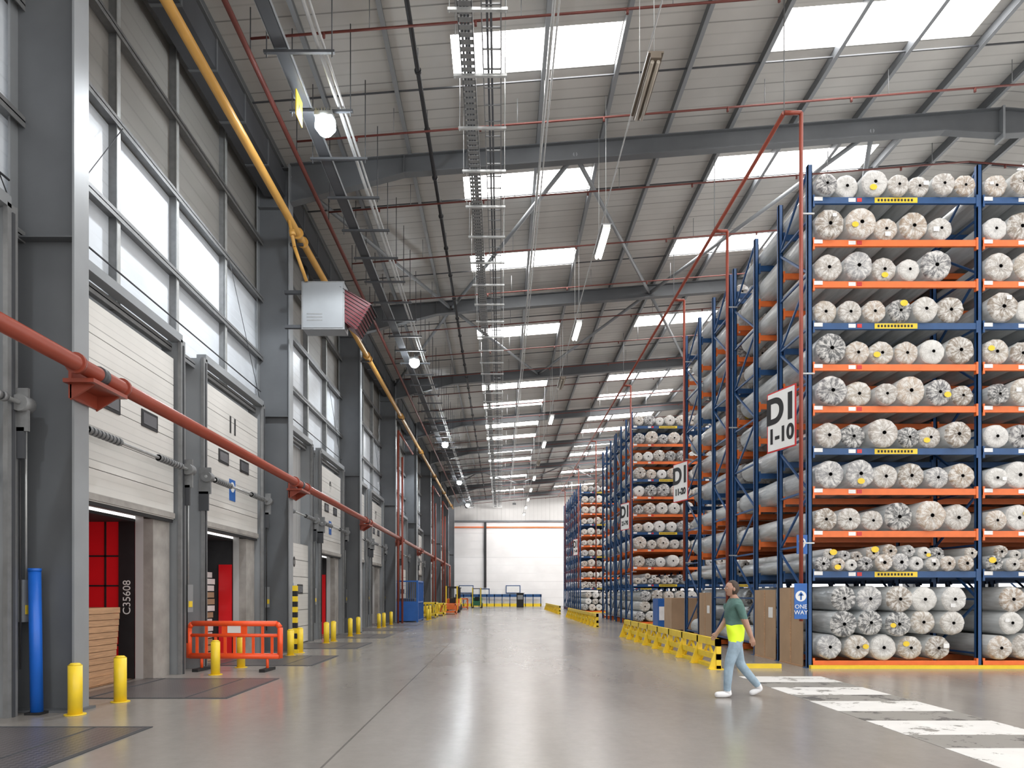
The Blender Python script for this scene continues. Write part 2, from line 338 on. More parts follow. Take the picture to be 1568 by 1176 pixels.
# doors
num={(1,1):'11',(2,0):'10',(2,1):'9',(3,0):'8',(3,1):'7',(4,0):'6',(4,1):'5'}
for k in range(-1,9):
    for di,(d0,d1,o0,o1) in enumerate(door_ranges(k)):
        closed=(k==2 and di==0) or (k==4 and di==1) or (k==6 and di==0)
        zb=0.03 if closed else 3.0
        root=empty('door_%d'%(2*(k+1)+di+1))
        b=MB(); X0=-6.33
        for i in range(6):
            z0=zb+i*.52; b.box(X0-.05,X0,d0,d1,z0,z0+.508,'door')
        b.box(X0-.04,X0-.005,d0+.02,d1-.02,zb-.06 if not closed else 0.0,zb,'black')
        if not closed: b.box(X0,X0+.03,d0,d1,zb+.02,zb+.12,'pad')
        b.build('panel',root)
        b=MB()
        w=d1-d0
        for fr in (.34,.72):
            yc=d0+w*fr; zc=zb+1.68
            b.box(X0-.02,X0+.015,yc-.28,yc+.28,zc-.15,zc+.15,'black'); b.box(X0+.01,X0+.02,yc-.23,yc+.23,zc-.1,zc+.1,'glass')
        for yy in (d0-.12,d1+.12):
            b.box(-6.6,-6.22,yy-.05,yy+.05,0,6.5,'steelL'); b.box(-6.26,-6.2,yy-.09,yy+.09,0,6.5,'galvD')
            b.box(-6.22,-6.18,yy-.02,yy+.02,0,6.4,'steelD')
        b.cyl((-6.12,d0-.3,4.0),(-6.12,d1+.3,4.0),.03,'galv',8)
        for q in range(2):
            ya=d0+.15 if q==0 else d1-1.0
            for e in range(9): b.cyl((-6.12,ya+e*.1,4.0),(-6.12,ya+e*.1+.06,4.0),.065,'galvD',10)
            b.cyl((-6.12,ya,4.0),(-6.12,ya+.88,4.0),.055,'steelD',10)
        for yy in (d0-.2,d1+.2):
            b.box(-6.3,-6.05,yy-.02,yy+.02,3.65,4.2,'galvD'); b.cyl((-6.12,yy-.09,4.0),(-6.12,yy+.09,4.0),.11,'galvD',12)
            b.prism([(yy-.02,3.3),(yy+.02,3.3),(yy+.02,3.7),(yy-.02,3.7)],0,-6.3,-6.1,'steelD')
            b.cyl((-6.16,yy,0.6),(-6.16,yy,3.7),.012,'black',6)
        b.box(-6.4,-6.2,d0-.1,d1+.1,6.45,6.6,'steelL')
        for (a,c) in ((d0-.02,o0),(o1,d1+.02)):
            if not closed: b.box(-6.6,-6.42,a,c,0,2.95,'pad')
        b.box(-6.28,-6.2,d1+.3,d1+.55,1.2,1.75,'steelL')
        b.box(-6.25,-6.19,d1+.35,d1+.5,1.3,1.42,'yellow')
        b.cyl((-6.24,d1+.42,1.75),(-6.24,d1+.42,3.9),.015,'galv',6)
        b.build('frame',root)
        s_=num.get((k,di))
        if s_: text(s_,(X0+.006,d0+w*.5,zb+2.5),(0,1,0),.54 if not closed else .42,'black',root,'number',bold=.014)
        if (k,di) in ((1,1),(2,1)):
            bb=MB(); bb.box(X0+.0,X0+.01,d0+1.45,d0+1.8,zb+.75,zb+1.25,'signblue'); bb.cyl((X0+.01,d0+1.62,zb+1.07),(X0+.014,d0+1.62,zb+1.07),.12,'white',16); bb.build('notice',root)
        if closed:
            bb=MB(); bb.box(X0,X0+.01,d0+1.3,d0+1.65,1.5,1.9,'signblue'); bb.box(X0,X0+.012,d0+1.33,d0+1.62,1.6,1.8,'white'); bb.build('notice',root)
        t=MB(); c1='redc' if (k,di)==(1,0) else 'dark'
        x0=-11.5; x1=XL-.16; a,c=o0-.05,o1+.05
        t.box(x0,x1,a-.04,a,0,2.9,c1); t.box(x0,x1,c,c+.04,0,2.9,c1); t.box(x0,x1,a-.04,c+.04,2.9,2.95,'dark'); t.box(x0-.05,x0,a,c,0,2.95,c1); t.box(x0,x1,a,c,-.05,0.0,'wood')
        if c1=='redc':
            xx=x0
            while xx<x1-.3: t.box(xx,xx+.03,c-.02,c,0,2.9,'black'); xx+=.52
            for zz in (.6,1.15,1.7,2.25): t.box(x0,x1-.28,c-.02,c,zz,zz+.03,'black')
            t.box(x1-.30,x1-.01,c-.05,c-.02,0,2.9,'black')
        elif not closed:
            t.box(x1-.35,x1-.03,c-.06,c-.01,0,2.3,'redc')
            zz=.15; t.box(x1-2.4,x1-.4,o1-.8,o1-.15,0,.12,'wood')
            for q in range(12):
                e=U(-.04,.04); t.box(x1-2.4,x1-.42+e,o1-.8+e,o1-.15,zz,zz+.135,random.choice(['wood','white','card','white','pad'])); zz+=.165
        o=t.build('dock_trailer')
        if c1=='redc':
            text('C35608',(-6.9,c-.054,1.5),(0,0,1),.2,'white',o,'lettering',yax=(-1,0,0))

b=MB(); cx0,cx1,cy0,cy1=-7.75,-6.85,11.0,12.2
for i in range(3): b.box(cx0+.02+i*.38,cx0+.14+i*.38,cy0,cy1,0.01,.1,'wood')
b.box(cx0,cx1,cy0,cy1,.1,.14,'wood')
for i in range(11):
    e=i*.006; b.box(cx0-e,cx1-.05+e,cy0-e,cy1+e,.145+i*.108,.145+i*.108+.1,'wood')
b.build('wooden_crate')

for k in range(-1,9):
    for (d0,d1,o0,o1) in door_ranges(k):
        b=MB(); c=(o0+o1)/2
        b.box(-6.55,-4.15,c-1.15,c+1.15,0.0,0.008,'plate')
        b.box(-4.15,-4.09,c-1.2,c+1.2,0,.01,'steelD'); b.box(-6.55,-4.15,c-1.2,c-1.15,0,.01,'steelD'); b.box(-6.55,-4.15,c+1.15,c+1.2,0,.01,'steelD')
        b.box(-6.2,-6.16,c-1.15,c+1.15,.008,.016,'steelD'); b.box(-4.75,-4.72,c-1.15,c+1.15,.008,.012,'steelD')
        b.build('dock_leveller')

# far wall
b=MB(); b.box(XL-.15,XR,YF,YF+.3,0,10.4,'farw'); b.box(XL-.15,XR,YF,YF+.3,10.4,15,'farg')
b.build('wall_back')
b=MB(); b.box(XL,XR,YF-.25,YF-.02,9.7,9.85,'orange'); b.box(XL,XR,YF-.3,YF-.02,10.4,10.6,'steel')
b.build('trim_1')
b=MB(); b.box(-2.1,-1.8,YF-.3,YF-.02,2.3,10.4,'black'); b.build('rainwater_downpipe')
b=MB()
b.box(-5.6,5,YF-.5,YF-.4,1.15,1.5,'blue'); b.box(-5.6,5,YF-.5,YF-.4,.0,.35,'yellow')
for i in range(12): b.box(-5.6+i*.95,-5.5+i*.95,YF-.5,YF-.4,0,1.5,'blue')
b.build('back_safety_barrier')
b=MB(); b.box(-2.5,-1.5,YF-.08,YF-.02,0,2.1,'white'); b.box(-2.6,-2.5,YF-.1,YF-.02,0,2.2,'blue'); b.box(-1.5,-1.4,YF-.1,YF-.02,0,2.2,'blue'); b.box(-2.6,-1.4,YF-.1,YF-.02,2.1,2.2,'blue'); b.build('door_30')
for x0,x1 in ((-5.2,-3.4),(0.6,2.4)):
    b=MB(); b.box(x0,x1,YF-.1,YF-.02,1.6,2.6,'blue'); b.box(x0+.1,x1-.1,YF-.12,YF-.1,1.7,2.5,'white'); b.build('notice_board')
for x in (-4,1.5,8):  # added fixtures with spots, put in to brighten the far wall
    b=MB(); b.box(x-.2,x+.2,76.9,77.1,11.6,11.8,'galvD'); b.box(x-.16,x+.16,77.1,77.12,11.62,11.78,'tube'); b.cyl((x,77,11.8),(x,77,rz(x)),.02,'galv',6)
    o=b.build('added_wall_wash')
    ld=bpy.data.lights.new('lamp_glow','SPOT'); ld.energy=950; ld.spot_size=2.3; ld.spot_blend=.6; ld.shadow_soft_size=.2; ld.color=(1,.97,.95)
    lo=bpy.data.objects.new('lamp_glow',ld); scene.collection.objects.link(lo); lo.location=(x,77.3,11.7); lo.rotation_euler=(math.radians(55),0,0); lo.parent=o

# ---------------------------------------------------------------- pipes
b=MB(); b.cyl((-5.4,YB,4.5),(-5.4,72,4.5),.1,'red',20)
for k in range(-1,8):
    y=SP*k
    b.cyl((-5.4,y-.55,4.5),(-5.4,y-.5,4.5),.135,'red',16); b.cyl((-5.4,y+.5,4.5),(-5.4,y+.55,4.5),.135,'red',16)
    b.box(-5.65,-5.25,y-.4,y+.4,4.3,4.35,'red'); b.box(-5.64,-5.6,y-.3,y+.3,4.12,4.55,'red')
    b.prism([(-5.62,4.1),(-5.3,4.3),(-5.62,4.3)],1,y-.3,y-.27,'red'); b.prism([(-5.62,4.1),(-5.3,4.3),(-5.62,4.3)],1,y+.27,y+.3,'red')
    b.cyl((-5.4,y-.06,4.5),(-5.4,y+.06,4.5),.118,'steelD',16)
b.cyl((-5.4,72,4.5),(-5.4,72,0),.1,'red',16)
for y in (36.2,54.6,63.8):
    for dx in (0,.22): b.cyl((-5.45+dx,y,0.0),(-5.45+dx,y,10.2 if dx==0 else 8.8),.055,'red',10)
    b.cyl((-5.45,y,10.2),(-5.45,y+6,10.2),.05,'red',10)
b.build('fire_main_pipe')
b=MB(); b.cyl((-5.35,YB,11.05),(-5.35,76,11.05),.095,'yel',18)
for k in range(-1,9):
    y=SP*k-.1
    b.cyl((-5.35,y-.35,11.05),(-5.35,y-.3,11.05),.15,'yel',16); b.cyl((-5.35,y+.1,11.05),(-5.35,y+.15,11.05),.15,'yel',16)
    b.box(-5.65,-5.3,y-.04,y+.04,10.9,10.95,'steelD')
b.cyl((-5.35,17.2,11.05),(-5.2,17.2,10.3),.045,'yel',10); b.cyl((-5.2,17.2,10.3),(-5.0,17.55,9.6),.045,'yel',10); b.cyl((-5.27,17.2,10.72),(-5.24,17.2,10.58),.08,'yel',10)
b.build('gas_pipe')
b=MB()
b.cyl((-4.95,YB,12.2),(-4.95,80,12.2),.055,'redthin',10)
y=-8
while y<YF:
    b.cyl((-4.95,y,12.2),(-4.95,y,rz(-4.95)),.012,'steelD',6)
    for sg,(xa,xc) in enumerate(((-4.95,RX),(RX,XR-1))):
        b.cyl((xa,y,rz(xa)-.62),(xc,y,rz(xc)-.62),.024,'redthin',8)
    xx=-3.5
    while xx<26: b.cyl((xx,y,rz(xx)-.62),(xx,y,rz(xx)-.72),.03,'redthin',6); b.cyl((xx+.9,y,rz(xx+.9)-.62),(xx+.9,y,rz(xx+.9)),.01,'galvD',5); xx+=3
    y+=3.07
b.build('sprinkler_pipes')
b=MB(); b.cyl((-1.8,YB,12.9),(-1.8,82,12.9),.05,'black',10)
y=-8
while y<82: b.cyl((-1.8,y-.03,12.9),(-1.8,y+.03,12.9),.075,'black',10); b.cyl((-1.8,y,12.9),(-1.8,y,rz(-1.8)),.01,'galvD',5); y+=1.9
b.build('rainwater_pipe')
b=MB(); b.cyl((1.02,YB,12.9),(1.02,82,12.9),.035,'galv',8); b.cyl((1.12,YB,12.9),(1.12,82,12.9),.02,'galv',8)
y=-8
while y<82: b.cyl((1.02,y,12.9),(1.02,y,rz(1)),.01,'galvD',5); y+=3
b.build('electrical_conduit')
b=MB()
for x in (-.78,-.52): b.box(x-.01,x+.01,YB,82,12.0,12.1,'galvD')
for x in (-.35,.0): b.box(x-.012,x+.012,YB,82,12.0,12.07,'galvD')
y=-8.9
while y<82:
    b.box(-.35,0,y-.015,y+.015,12.01,12.035,'galvD'); y+=.5
y=-8.9
while y<82:
    b.box(-.78,-.52,y,y+.11,12.0,12.01,'galvD'); y+=.17
y=-8
while y<82:
    b.box(-.95,.12,y-.03,y+.03,11.94,11.99,'galv')
    for x in (-.92,.09): b.cyl((x,y,11.9),(x,y,rz(x)),.01,'galv',5)
    y+=1.55
for x in (-.72,-.66,-.6,-.25,-.18): b.cyl((x,YB,12.03),(x,82,12.03),.022,'steelD',6)
b.build('cable_tray')
b=MB()
b.box(-4.15,-3.9,YB,80,11.55,11.58,'steelD'); b.box(-4.16,-4.14,YB,80,11.55,11.63,'steelL'); b.box(-3.91,-3.89,YB,80,11.55,11.63,'steelL')
b.cyl((-3.35,YB,11.62),(-3.35,80,11.62),.04,'galv',8); b.cyl((-3.25,YB,11.62),(-3.25,80,11.62),.025,'galv',8)
y=-7.5
while y<80:
    b.box(-4.35,-3.05,y-.03,y+.03,11.48,11.53,'steelD')
    for x in (-4.3,-3.1): b.cyl((x,y,11.4),(x,y,rz(x)),.012,'steelD',5)
    y+=1.54
b.build('lighting_cable_tray')
for y in (-2,14.0,28.4,44,59,74):
    b=MB(); b.box(-3.78,-3.42,y-.18,y+.18,11.27,11.36,'galvD')
    b.cyl((-3.6,y,11.27),(-3.6,y,11.12),.2,'led',20,r2=.21); b.cyl((-3.6,y,11.12),(-3.6,y,11.0),.21,'led',20,r2=.12); b.cyl((-3.6,y,11.36),(-3.6,y,11.5),.03,'galv',8)
    for i in range(6): b.box(-3.76+i*.06,-3.74+i*.06,y-.17,y+.17,11.36,11.42,'galvD')
    o=b.build('high_bay_light')
    ld=bpy.data.lights.new('lamp_glow','SPOT'); ld.energy=900; ld.spot_size=2.4; ld.shadow_soft_size=.2; ld.color=(.93,.97,1)
    lo=bpy.data.objects.new('lamp_glow',ld); scene.collection.objects.link(lo); lo.location=(-3.6,y,10.92); lo.parent=o
b=MB(); b.prism([(13.35,10.95),(13.75,10.95),(13.75,11.45),(13.35,11.45)],0,-4.02,-4.0,'yellow'); b.prism([(13.42,11.02),(13.68,11.02),(13.55,11.3)],0,-4.0,-3.995,'black'); b.build('hazard_sign')
for i,y in enumerate((-5,1,6.5,12.15,17.45,23.3,29.2,35.2,41,47,53,59,65,71,77)):
    on=i in (1,4,5,7,8,10,11,12,13,14); b=MB(); hk='white' if on else 'lampoff'
    b.box(2.5,2.68,y-.75,y+.75,10.52,10.6,hk); b.box(2.46,2.72,y-.75,y+.75,10.6,10.63,hk if not on else 'galvD')
    b.cyl((2.54,y-.7,10.49),(2.54,y+.7,10.49),.032,'tube' if on else 'tubeoff',8); b.cyl((2.64,y-.7,10.49),(2.64,y+.7,10.49),.032,'tube' if on else 'tubeoff',8)
    for dy in (-.6,.6): b.cyl((2.59,y+dy,10.6),(2.59,y+dy,rz(2.59)+.1),.007,'galv',5)
    b.build('linear_light')
b=MB(); b.cyl((2.59,YB,11.1),(2.59,80,11.1),.015,'galv',6); b.build('lighting_catenary_wire')

b=MB()
b.cyl((5.85,14.1,11.5),(5.85,70,11.5),.045,'red',10)
for y in (14.1,18.7,23.1,32.6,44.5,54.5,66):
    b.cyl((5.85,y,11.5),(6.2,y,11.5),.045,'red',10); b.cyl((6.2,y,11.5),(6.2,y,1.0 if y<20 else 2),.04,'red',10)
    b.cyl((5.85,y,11.5),(5.85,y,rz(5.85)),.012,'galvD',5)
    for z in (2.6,6.1,9.4): b.box(6.18,6.47,y-.015,y+.015,z,z+.03,'galv')
b.build('rack_sprinkler_risers')

# ---------------------------------------------------------------- racks
LV=[(2.04,'blue'),(2.89,'orange'),(3.78,'orange'),(4.63,'blue'),(5.52,'orange'),(6.40,'orange'),(7.27,'blue'),(8.15,'orange'),(9.02,'orange'),(9.92,'blue')]
BW=3.58; RX0=6.47
def rack(y0,nb):
    b=MB(); ups=(y0,y0+1.5,y0+3.0,y0+4.6)
    for i in range(nb+1):
        x=RX0+i*BW+.05
        for y in ups:
            b.box(x-.05,x+.05,y,y+.03,0.01,10.62,'blue'); b.box(x-.05,x-.035,y,y+.1,.01,10.62,'blue'); b.box(x+.035,x+.05,y,y+.1,.01,10.62,'blue')
            b.box(x-.1,x+.1,y-.03,y+.13,0,.012,'blue')
        for ya,yb_ in ((ups[0],ups[1]),(ups[2],ups[3])):
            z=.3; fl=0
            while z<10:
                b.beam((x,ya+.05,z if fl else z+1.1),(x,yb_+.05,z+1.1 if fl else z),.04,.04,'blue',(1,0,0)); b.box(x-.02,x+.02,ya+.05,yb_+.05,z-.02,z+.02,'blue')
                z+=1.15; fl=1-fl
    for i in range(nb):
        x0=RX0+i*BW+.1; x1=RX0+(i+1)*BW
        for j,(z,c) in enumerate([(.16,'orange')]+LV):
            for q,y in enumerate(ups):
                h=.13
                b.box(x0,x1,y-.02,y+.04,z-h,z,c)
                b.box(x0,x0+.04,y-.03,y+.05,z-.2,z+.05,c); b.box(x1-.04,x1,y-.03,y+.05,z-.2,z+.05,c)
            if j>0:
                b.box(x0+.75,x0+.9,y0-.026,y0-.02,z-.1,z-.02,'rubberw'); b.box(x0+.93,x0+1.03,y0-.026,y0-.02,z-.1,z-.02,'signred')
                b.box(x0+.02,x0+.2,y0-.036,y0-.03,z-.08,z+.0,'rubberw')
                if c=='blue':
                    b.box(x0+1.3,x0+2.2,y0-.026,y0-.02,z-.12,z-.01,'yellow')
                    for e in range(11): b.box(x0+1.36+e*.07,x0+1.40+e*.07,y0-.03,y0-.026,z-.09,z-.04,'black')
    b.box(RX0,RX0+nb*BW+.1,y0-.16,y0-.06,0,.07,'yellow')
    return b.build('pallet_rack')

tints=[(0.42,0.33,0.25),(0.30,0.25,0.20),(0.48,0.42,0.35),(0.56,0.53,0.49),(0.64,0.63,0.61),(0.16,0.16,0.17),(0.34,0.34,0.35),(0.50,0.41,0.33),(0.70,0.69,0.66),(0.68,0.67,0.66),(0.10,0.105,0.11),(0.45,0.41,0.37)]
class Rolls:
    def __init__(s): s.v=[]; s.rc=[]; s.f=[]; s.m=[]; s.t=[]
    def add(s,x,z,y0,y1,r,n,near):
        tint=random.choice(tints); seed=R()*90
        j=.014 if near else 0.004
        rings=[]
        core=.13 if r>.2 else .2
        prof=[(core*.9,.12,0),(core,-.01,0),(core*1.5,U(0,.03),j),(.55,U(-.02,.01),j),(.88,U(-.01,.02),j),(1.0,.05,.0)]
        ph=U(0,6.28); tw=[U(-.035,.035) for _ in range(n)]; sq=U(.94,1.0)
        for ri,(fr,dy,jj) in enumerate(prof):
            st=len(s.v)
            for i in range(n):
                t=ph+2*math.pi*i/n; rr=fr*(1+tw[i]*(1 if ri>2 else 0))
                s.v.append((x+r*rr*math.cos(t),y0+dy+U(-jj,jj),z-r*(1-sq)+r*sq*rr*math.sin(t))); s.rc.append((fr*math.cos(t),fr*math.sin(t),seed))
            rings.append(st)
        ne=len(rings)
        L_=4 if near else 2
        for q in range(1,L_+1):
            st=len(s.v); yy=y0+(y1-y0)*q/L_; sc=U(.94,1.02) if q<L_ else .97
            for i in range(n):
                t=ph+2*math.pi*i/n; rr=r*sc*(1+tw[i]*.5)
                s.v.append((x+rr*math.cos(t),yy,z-r*(1-sq)+sq*rr*math.sin(t))); s.rc.append((math.cos(t),math.sin(t),seed))
            rings.append(st)
        for a in range(len(rings)-1):
            k=2 if a==0 else (1 if a<ne-1 else 0)
            for i in range(n):
                jx=(i+1)%n
                s.f.append((rings[a]+i,rings[a]+jx,rings[a+1]+jx,rings[a+1]+i)); s.m.append(k); s.t.append(tint)
        s.f.append(tuple(rings[0]+i for i in range(n))); s.m.append(2); s.t.append(tint)
        s.f.append(tuple(rings[-1]+i for i in range(n-1,-1,-1))); s.m.append(1); s.t.append(tint)
        if near and R()<.34:
            yel=R()<.5; w=U(.05,.085); a=U(0,6.28); sxx=x+r*.55*math.cos(a); szz=z+r*.55*math.sin(a); o=len(s.v); nn=10 if yel else 4
            for i in range(nn):
                t=2*math.pi*i/nn+.78; s.v.append((sxx+w*math.cos(t),y0-.035,szz+w*.8*math.sin(t))); s.rc.append((0,0,0))
            s.f.append(tuple(range(o,o+nn))); s.m.append(3 if yel else 4); s.t.append(tint)
    def build(s,name):
        me=bpy.data.meshes.new(name); me.from_pydata(s.v,[],s.f)
        for k in ('rside','rend','black','yellow','rubberw'): me.materials.append(M[k])
        me.polygons.foreach_set('material_index',s.m); me.polygons.foreach_set('use_smooth',[k<2 for k in s.m])
        a=me.attributes.new('tint','FLOAT_COLOR','FACE'); fl=[]
        for t in s.t: fl+=[t[0],t[1],t[2],1]
        a.data.foreach_set('color',fl)
        a=me.attributes.new('rc','FLOAT_VECTOR','POINT'); fl=[c for p in s.rc for c in p]; a.data.foreach_set('vector',fl)
        me.update(); ob=bpy.data.objects.new(name,me); scene.collection.objects.link(ob); return ob
def fill(y0,nb,near):
    S=Rolls(); n=24 if near else 12
    for i in range(nb):
        x0=RX0+i*BW+.12; x1=RX0+(i+1)*BW-.01
        for j,(z,c) in enumerate(LV):
            small=(j==0)
            x=x0+U(0,.03)
            while True:
                r=U(.13,.19) if small else U(.225,.325)
                if j==9: r=U(.21,.28)
                if x+2*r>x1:
                    break
                S.add(x+r,z+r+.002,y0-U(.0,.16),y0+4.55+U(-.5,.1),r,n,near)
                if small and R()<.8:
                    r2=U(.11,.15); S.add(x+2*r,z+r*1.75+r2*.75,y0-U(0,.1),y0+4.3,r2,n,near)
                x+=2*r+U(0,.02)
        r=.275
        for tier in range(3):
            cnt=6 if tier<2 else 5
            for q in range(cnt):
                rr=r*U(.92,1.05); xx=x0+.04+r+q*.575+(.0 if tier%2==0 else .27)+(.29 if tier==2 else 0)
                if xx+rr>x1: continue
                S.add(xx,.17+r+tier*.51+U(-.02,.02),y0-U(0,.15),y0+4.5,rr,n,near)
    return S.build('carpet_rolls')
for y0,nb,near in ((14.4,3,True),(19.35,3,True),(34,2,False),(39,2,False),(56,2,False),(61,2,False),(65.7,2,False)):
    rack(y0,nb); fill(y0,nb,near)
for (ya,yb_,h) in ((14.6,15.8,1.7),(16.05,17.35,1.66),(20.95,22.2,1.6)):
    b=MB(); b.box(6.45,6.468,ya,yb_,0.02,h,'card'); b.box(6.444,6.45,(ya+yb_)/2-.03,(ya+yb_)/2+.03,0.02,h,'wood'); b.box(6.444,6.45,ya+.15,ya+.4,h*.6,h*.75,'rubberw')
    b.box(6.44,6.47,ya,yb_,0,.03,'wood'); b.build('cardboard_sheet')
b=MB(); b.box(6.7,7.7,26.8,28,.15,1.4,'card')
for i in range(3): b.box(6.7+i*.45,6.8+i*.45,26.8,28,0,.15,'wood')
b.build('pallet_load')
b=MB(); b.box(6.9,8.0,30,31,.1,1.35,'signblue'); b.box(6.95,7.95,29.99,30,.4,1.0,'rubberw'); b.box(6.9,8,30,31,0,.1,'black'); b.build('storage_bin')

for (y,t2) in ((14.2,'1-10'),(22.4,'11-20'),(32.6,'21-30'),(54.4,'31-40')):
    root=empty('aisle_sign'); Rr=Vector((6.13,y,0)); Lf=Vector((5.87,y+.85,0)); xa=(Rr-Lf).normalized(); no_=xa.cross(Vector((0,0,1)))
    b=MB()
    def slab(u0,u1,z0,z1,o0,o1,k):
        p=[]
        for z in (z0,z1):
            for (u,o) in ((u0,o0),(u1,o0),(u1,o1),(u0,o1)):
                q=Lf+xa*u+no_*o; p.append((q.x,q.y,z))
        b.hexa(p,k)
    slab(0,.89,4.65,5.95,-.02,0,'signred'); slab(.03,.86,4.68,5.92,0,.006,'white')
    b.build('board',root)
    c=Lf+xa*.445+no_*.01
    text('D1',(c.x,c.y,5.5),xa,.76,'black',root,bold=.028); text(t2,(c.x,c.y,4.97),xa,.44 if len(t2)<5 else .28,'black',root,bold=.016)
root=empty('one_way_sign'); b=MB(); b.box(6.02,6.28,14.0,14.02,1.05,1.78,'signblue'); b.cyl((6.15,14.0,1.52),(6.15,13.995,1.52),.11,'white',20); b.box(6.135,6.165,13.988,13.992,1.44,1.56,'signblue'); b.poly([(6.09,13.988,1.53),(6.21,13.988,1.53),(6.15,13.988,1.61)],'signblue'); b.build('board',root,fixn=False)
text('ONE\nWAY',(6.15,13.995,1.24),(1,0,0),.12,'white',root)
root=empty('bay_number_sign'); b=MB(); b.box(6.2,6.42,14.3,14.32,2.4,2.8,'signblue'); b.build('board',root); text('9',(6.31,14.295,2.6),(1,0,0),.34,'white',root)

# ---------------------------------------------------------------- floor objects
for y0,y1,x in ((14.1,24.8,4.5),(31.8,45.6,4.5),(52,68,4.5)):
    b=MB(); b.box(x-.05,x+.05,y0,y1,.48,.63,'yellow'); b.box(x-.05,x+.05,y0,y1,.2,.32,'yellow')
    n=int((y1-y0)/1.32); st=(y1-y0-.1)/n
    for i in range(n+1):
        y=y0+.05+i*st
        b.box(x-.05,x+.05,y-.05,y+.05,0,.63,'yellow'); b.box(x-.2,x+.12,y-.12,y+.12,0,.015,'yellow')
        b.prism([(x-.2,.015),(x-.05,.015),(x-.05,.45)],1,y-.03,y+.03,'yellow')
        if i<n:
            b.beam((x,y+.05,.06),(x,y+st/2,.5),.05,.05,'yellow',(1,0,0)); b.beam((x,y+st-.05,.06),(x,y+st/2,.5),.05,.05,'yellow',(1,0,0))
    b.box(x-.06,x+.06,y0,y1,.0,.08,'yellow')
    b.build('safety_barrier')
b=MB(); b.box(5.0,5.9,14.35,14.45,.0,.09,'yellow'); b.build('floor_kerb_stop')
b=MB()
for i,c in enumerate((12.5,11.0,9.53,8.0,6.5,5.0,3.5)):
    b.box(4.5,6.05,c-.42,c+.42,0,.004,'zebra'); b.box(4.5,6.05,c-1.08,c-.42,0,.003,'zebrak')
b.build('zebra_crossing')
for y in (8.85,9.9,13.2,14.5,17.3,18.1,21.6,22.5,25.0,26.4,30.9,32.2,34.3,40,41.4,43.5,45.4,49.5,51,53,55,59,61,64,68,70):
    b=MB(); x=-5.52; r=.085
    if y in (17.3,18.1): x=-5.33
    if 39<y<42: x=-4.3
    b.cyl((x,y,0),(x,y,.64),r,'yellow',20); b.cyl((x,y,.64),(x,y,.67),r,'yellow',20,r2=r*.6); b.cyl((x,y,0),(x,y,.012),.13,'yellow',16)
    b.build('bollard')
b=MB(); b.cyl((-6.05,8.9,0),(-6.1,8.93,1.86),.075,'bluepole',16); b.cyl((-6.1,8.93,1.86),(-6.1,8.93,1.9),.08,'bluepole',16); b.box(-6.15,-5.95,8.8,9.0,0,.03,'black'); b.build('blue_post_guard')
b=MB(); P0=Vector((-6.4,13.95,0)); P1=Vector((-4.45,13.85,0)); dv=(P1-P0)
def Q(u,z): p=P0+dv*u; return (p.x,p.y,z)
b.cyl(Q(.05,.96),Q(.95,.96),.055,'borange',12); b.cyl(Q(0.02,.3),Q(.98,.3),.06,'borange',12); b.cyl(Q(.015,.26),Q(.015,.88),.055,'borange',12); b.cyl(Q(.985,.26),Q(.985,.88),.055,'borange',12)
b.cyl(Q(.015,.88),Q(.05,.96),.055,'borange',12); b.cyl(Q(.985,.88),Q(.95,.96),.055,'borange',12)
b.cyl(Q(0.02,.72),Q(.98,.72),.035,'borange',12)
for i in range(1,10):
    b.beam(Q(i/10,.3),Q(i/10,.72),.035,.05,'borange',(1,0,0))
for u in (.2,.38,.62,.8): b.beam(Q(u,.72),Q(u,.95),.035,.05,'borange',(1,0,0))
b.beam(Q(.38,.84),Q(.62,.84),.03,.24,'borange'); b.beam(Q(.43,.84),Q(.57,.84),.045,.14,'white')
for u in (.15,.85):
    p=P0+dv*u; nn=Vector((-dv.y,dv.x,0)).normalized()*.28; b.beam(p-nn+Vector((0,0,.03)),p+nn+Vector((0,0,.03)),.12,.06,'black'); b.cyl(p+Vector((0,0,.03)),p+Vector((0,0,.3)),.03,'borange',8)
b.build('plastic_pedestrian_barrier')
b=MB()
for i in range(12): b.box(-5.5,-5.38,18.0,18.1,.1+i*.14,.24+i*.14,'yellow' if i%2 else 'black')
b.box(-5.55,-5.33,17.95,18.15,0,.1,'yellow'); b.build('hazard_post')
root=empty('unit_heater'); b=MB(); b.box(-5.12,-4.05,17.6,18.1,8.4,9.6,'steelL'); b.box(-5.14,-4.03,17.59,17.6,8.38,9.62,'galvD'); b.box(-5.10,-4.07,17.575,17.59,8.42,9.58,'steelL')
b.box(-5.65,-5.12,17.8,17.9,8.5,8.58,'steelD'); b.box(-5.65,-5.12,17.8,17.9,9.4,9.48,'steelD')
for i in range(3): b.box(-5.0,-4.6,17.57,17.575,8.6+i*.08,8.63+i*.08,'galvD')
b.build('casing',root)
b=MB(); b.hexa([(-4.05,17.65,8.6),(-3.75,17.7,8.4),(-3.75,18.35,8.4),(-4.05,18.1,8.6),(-4.25,17.6,9.55),(-3.35,17.62,9.05),(-3.35,18.4,9.05),(-4.05,18.1,9.55)],'maroon')
for i in range(9):
    t=i/8; a=Vector((-3.76,17.68,8.42)).lerp(Vector((-3.36,17.6,9.02)),t); e=Vector((-3.74,18.35,8.42)).lerp(Vector((-3.34,18.4,9.02)),t); b.beam(a,e,.05,.02,'black')
    a2=Vector((-3.98,17.64,8.60)).lerp(Vector((-4.15,17.58,9.48)),t); b.beam(Vector((-3.78,17.665,8.45)).lerp(Vector((-3.42,17.60,9.04)),t),a2,.012,.012,'black')
b.build('cowl',root)
b=MB(); x0,x1,y0,y1=-6.1,-4.6,37.6,40.1
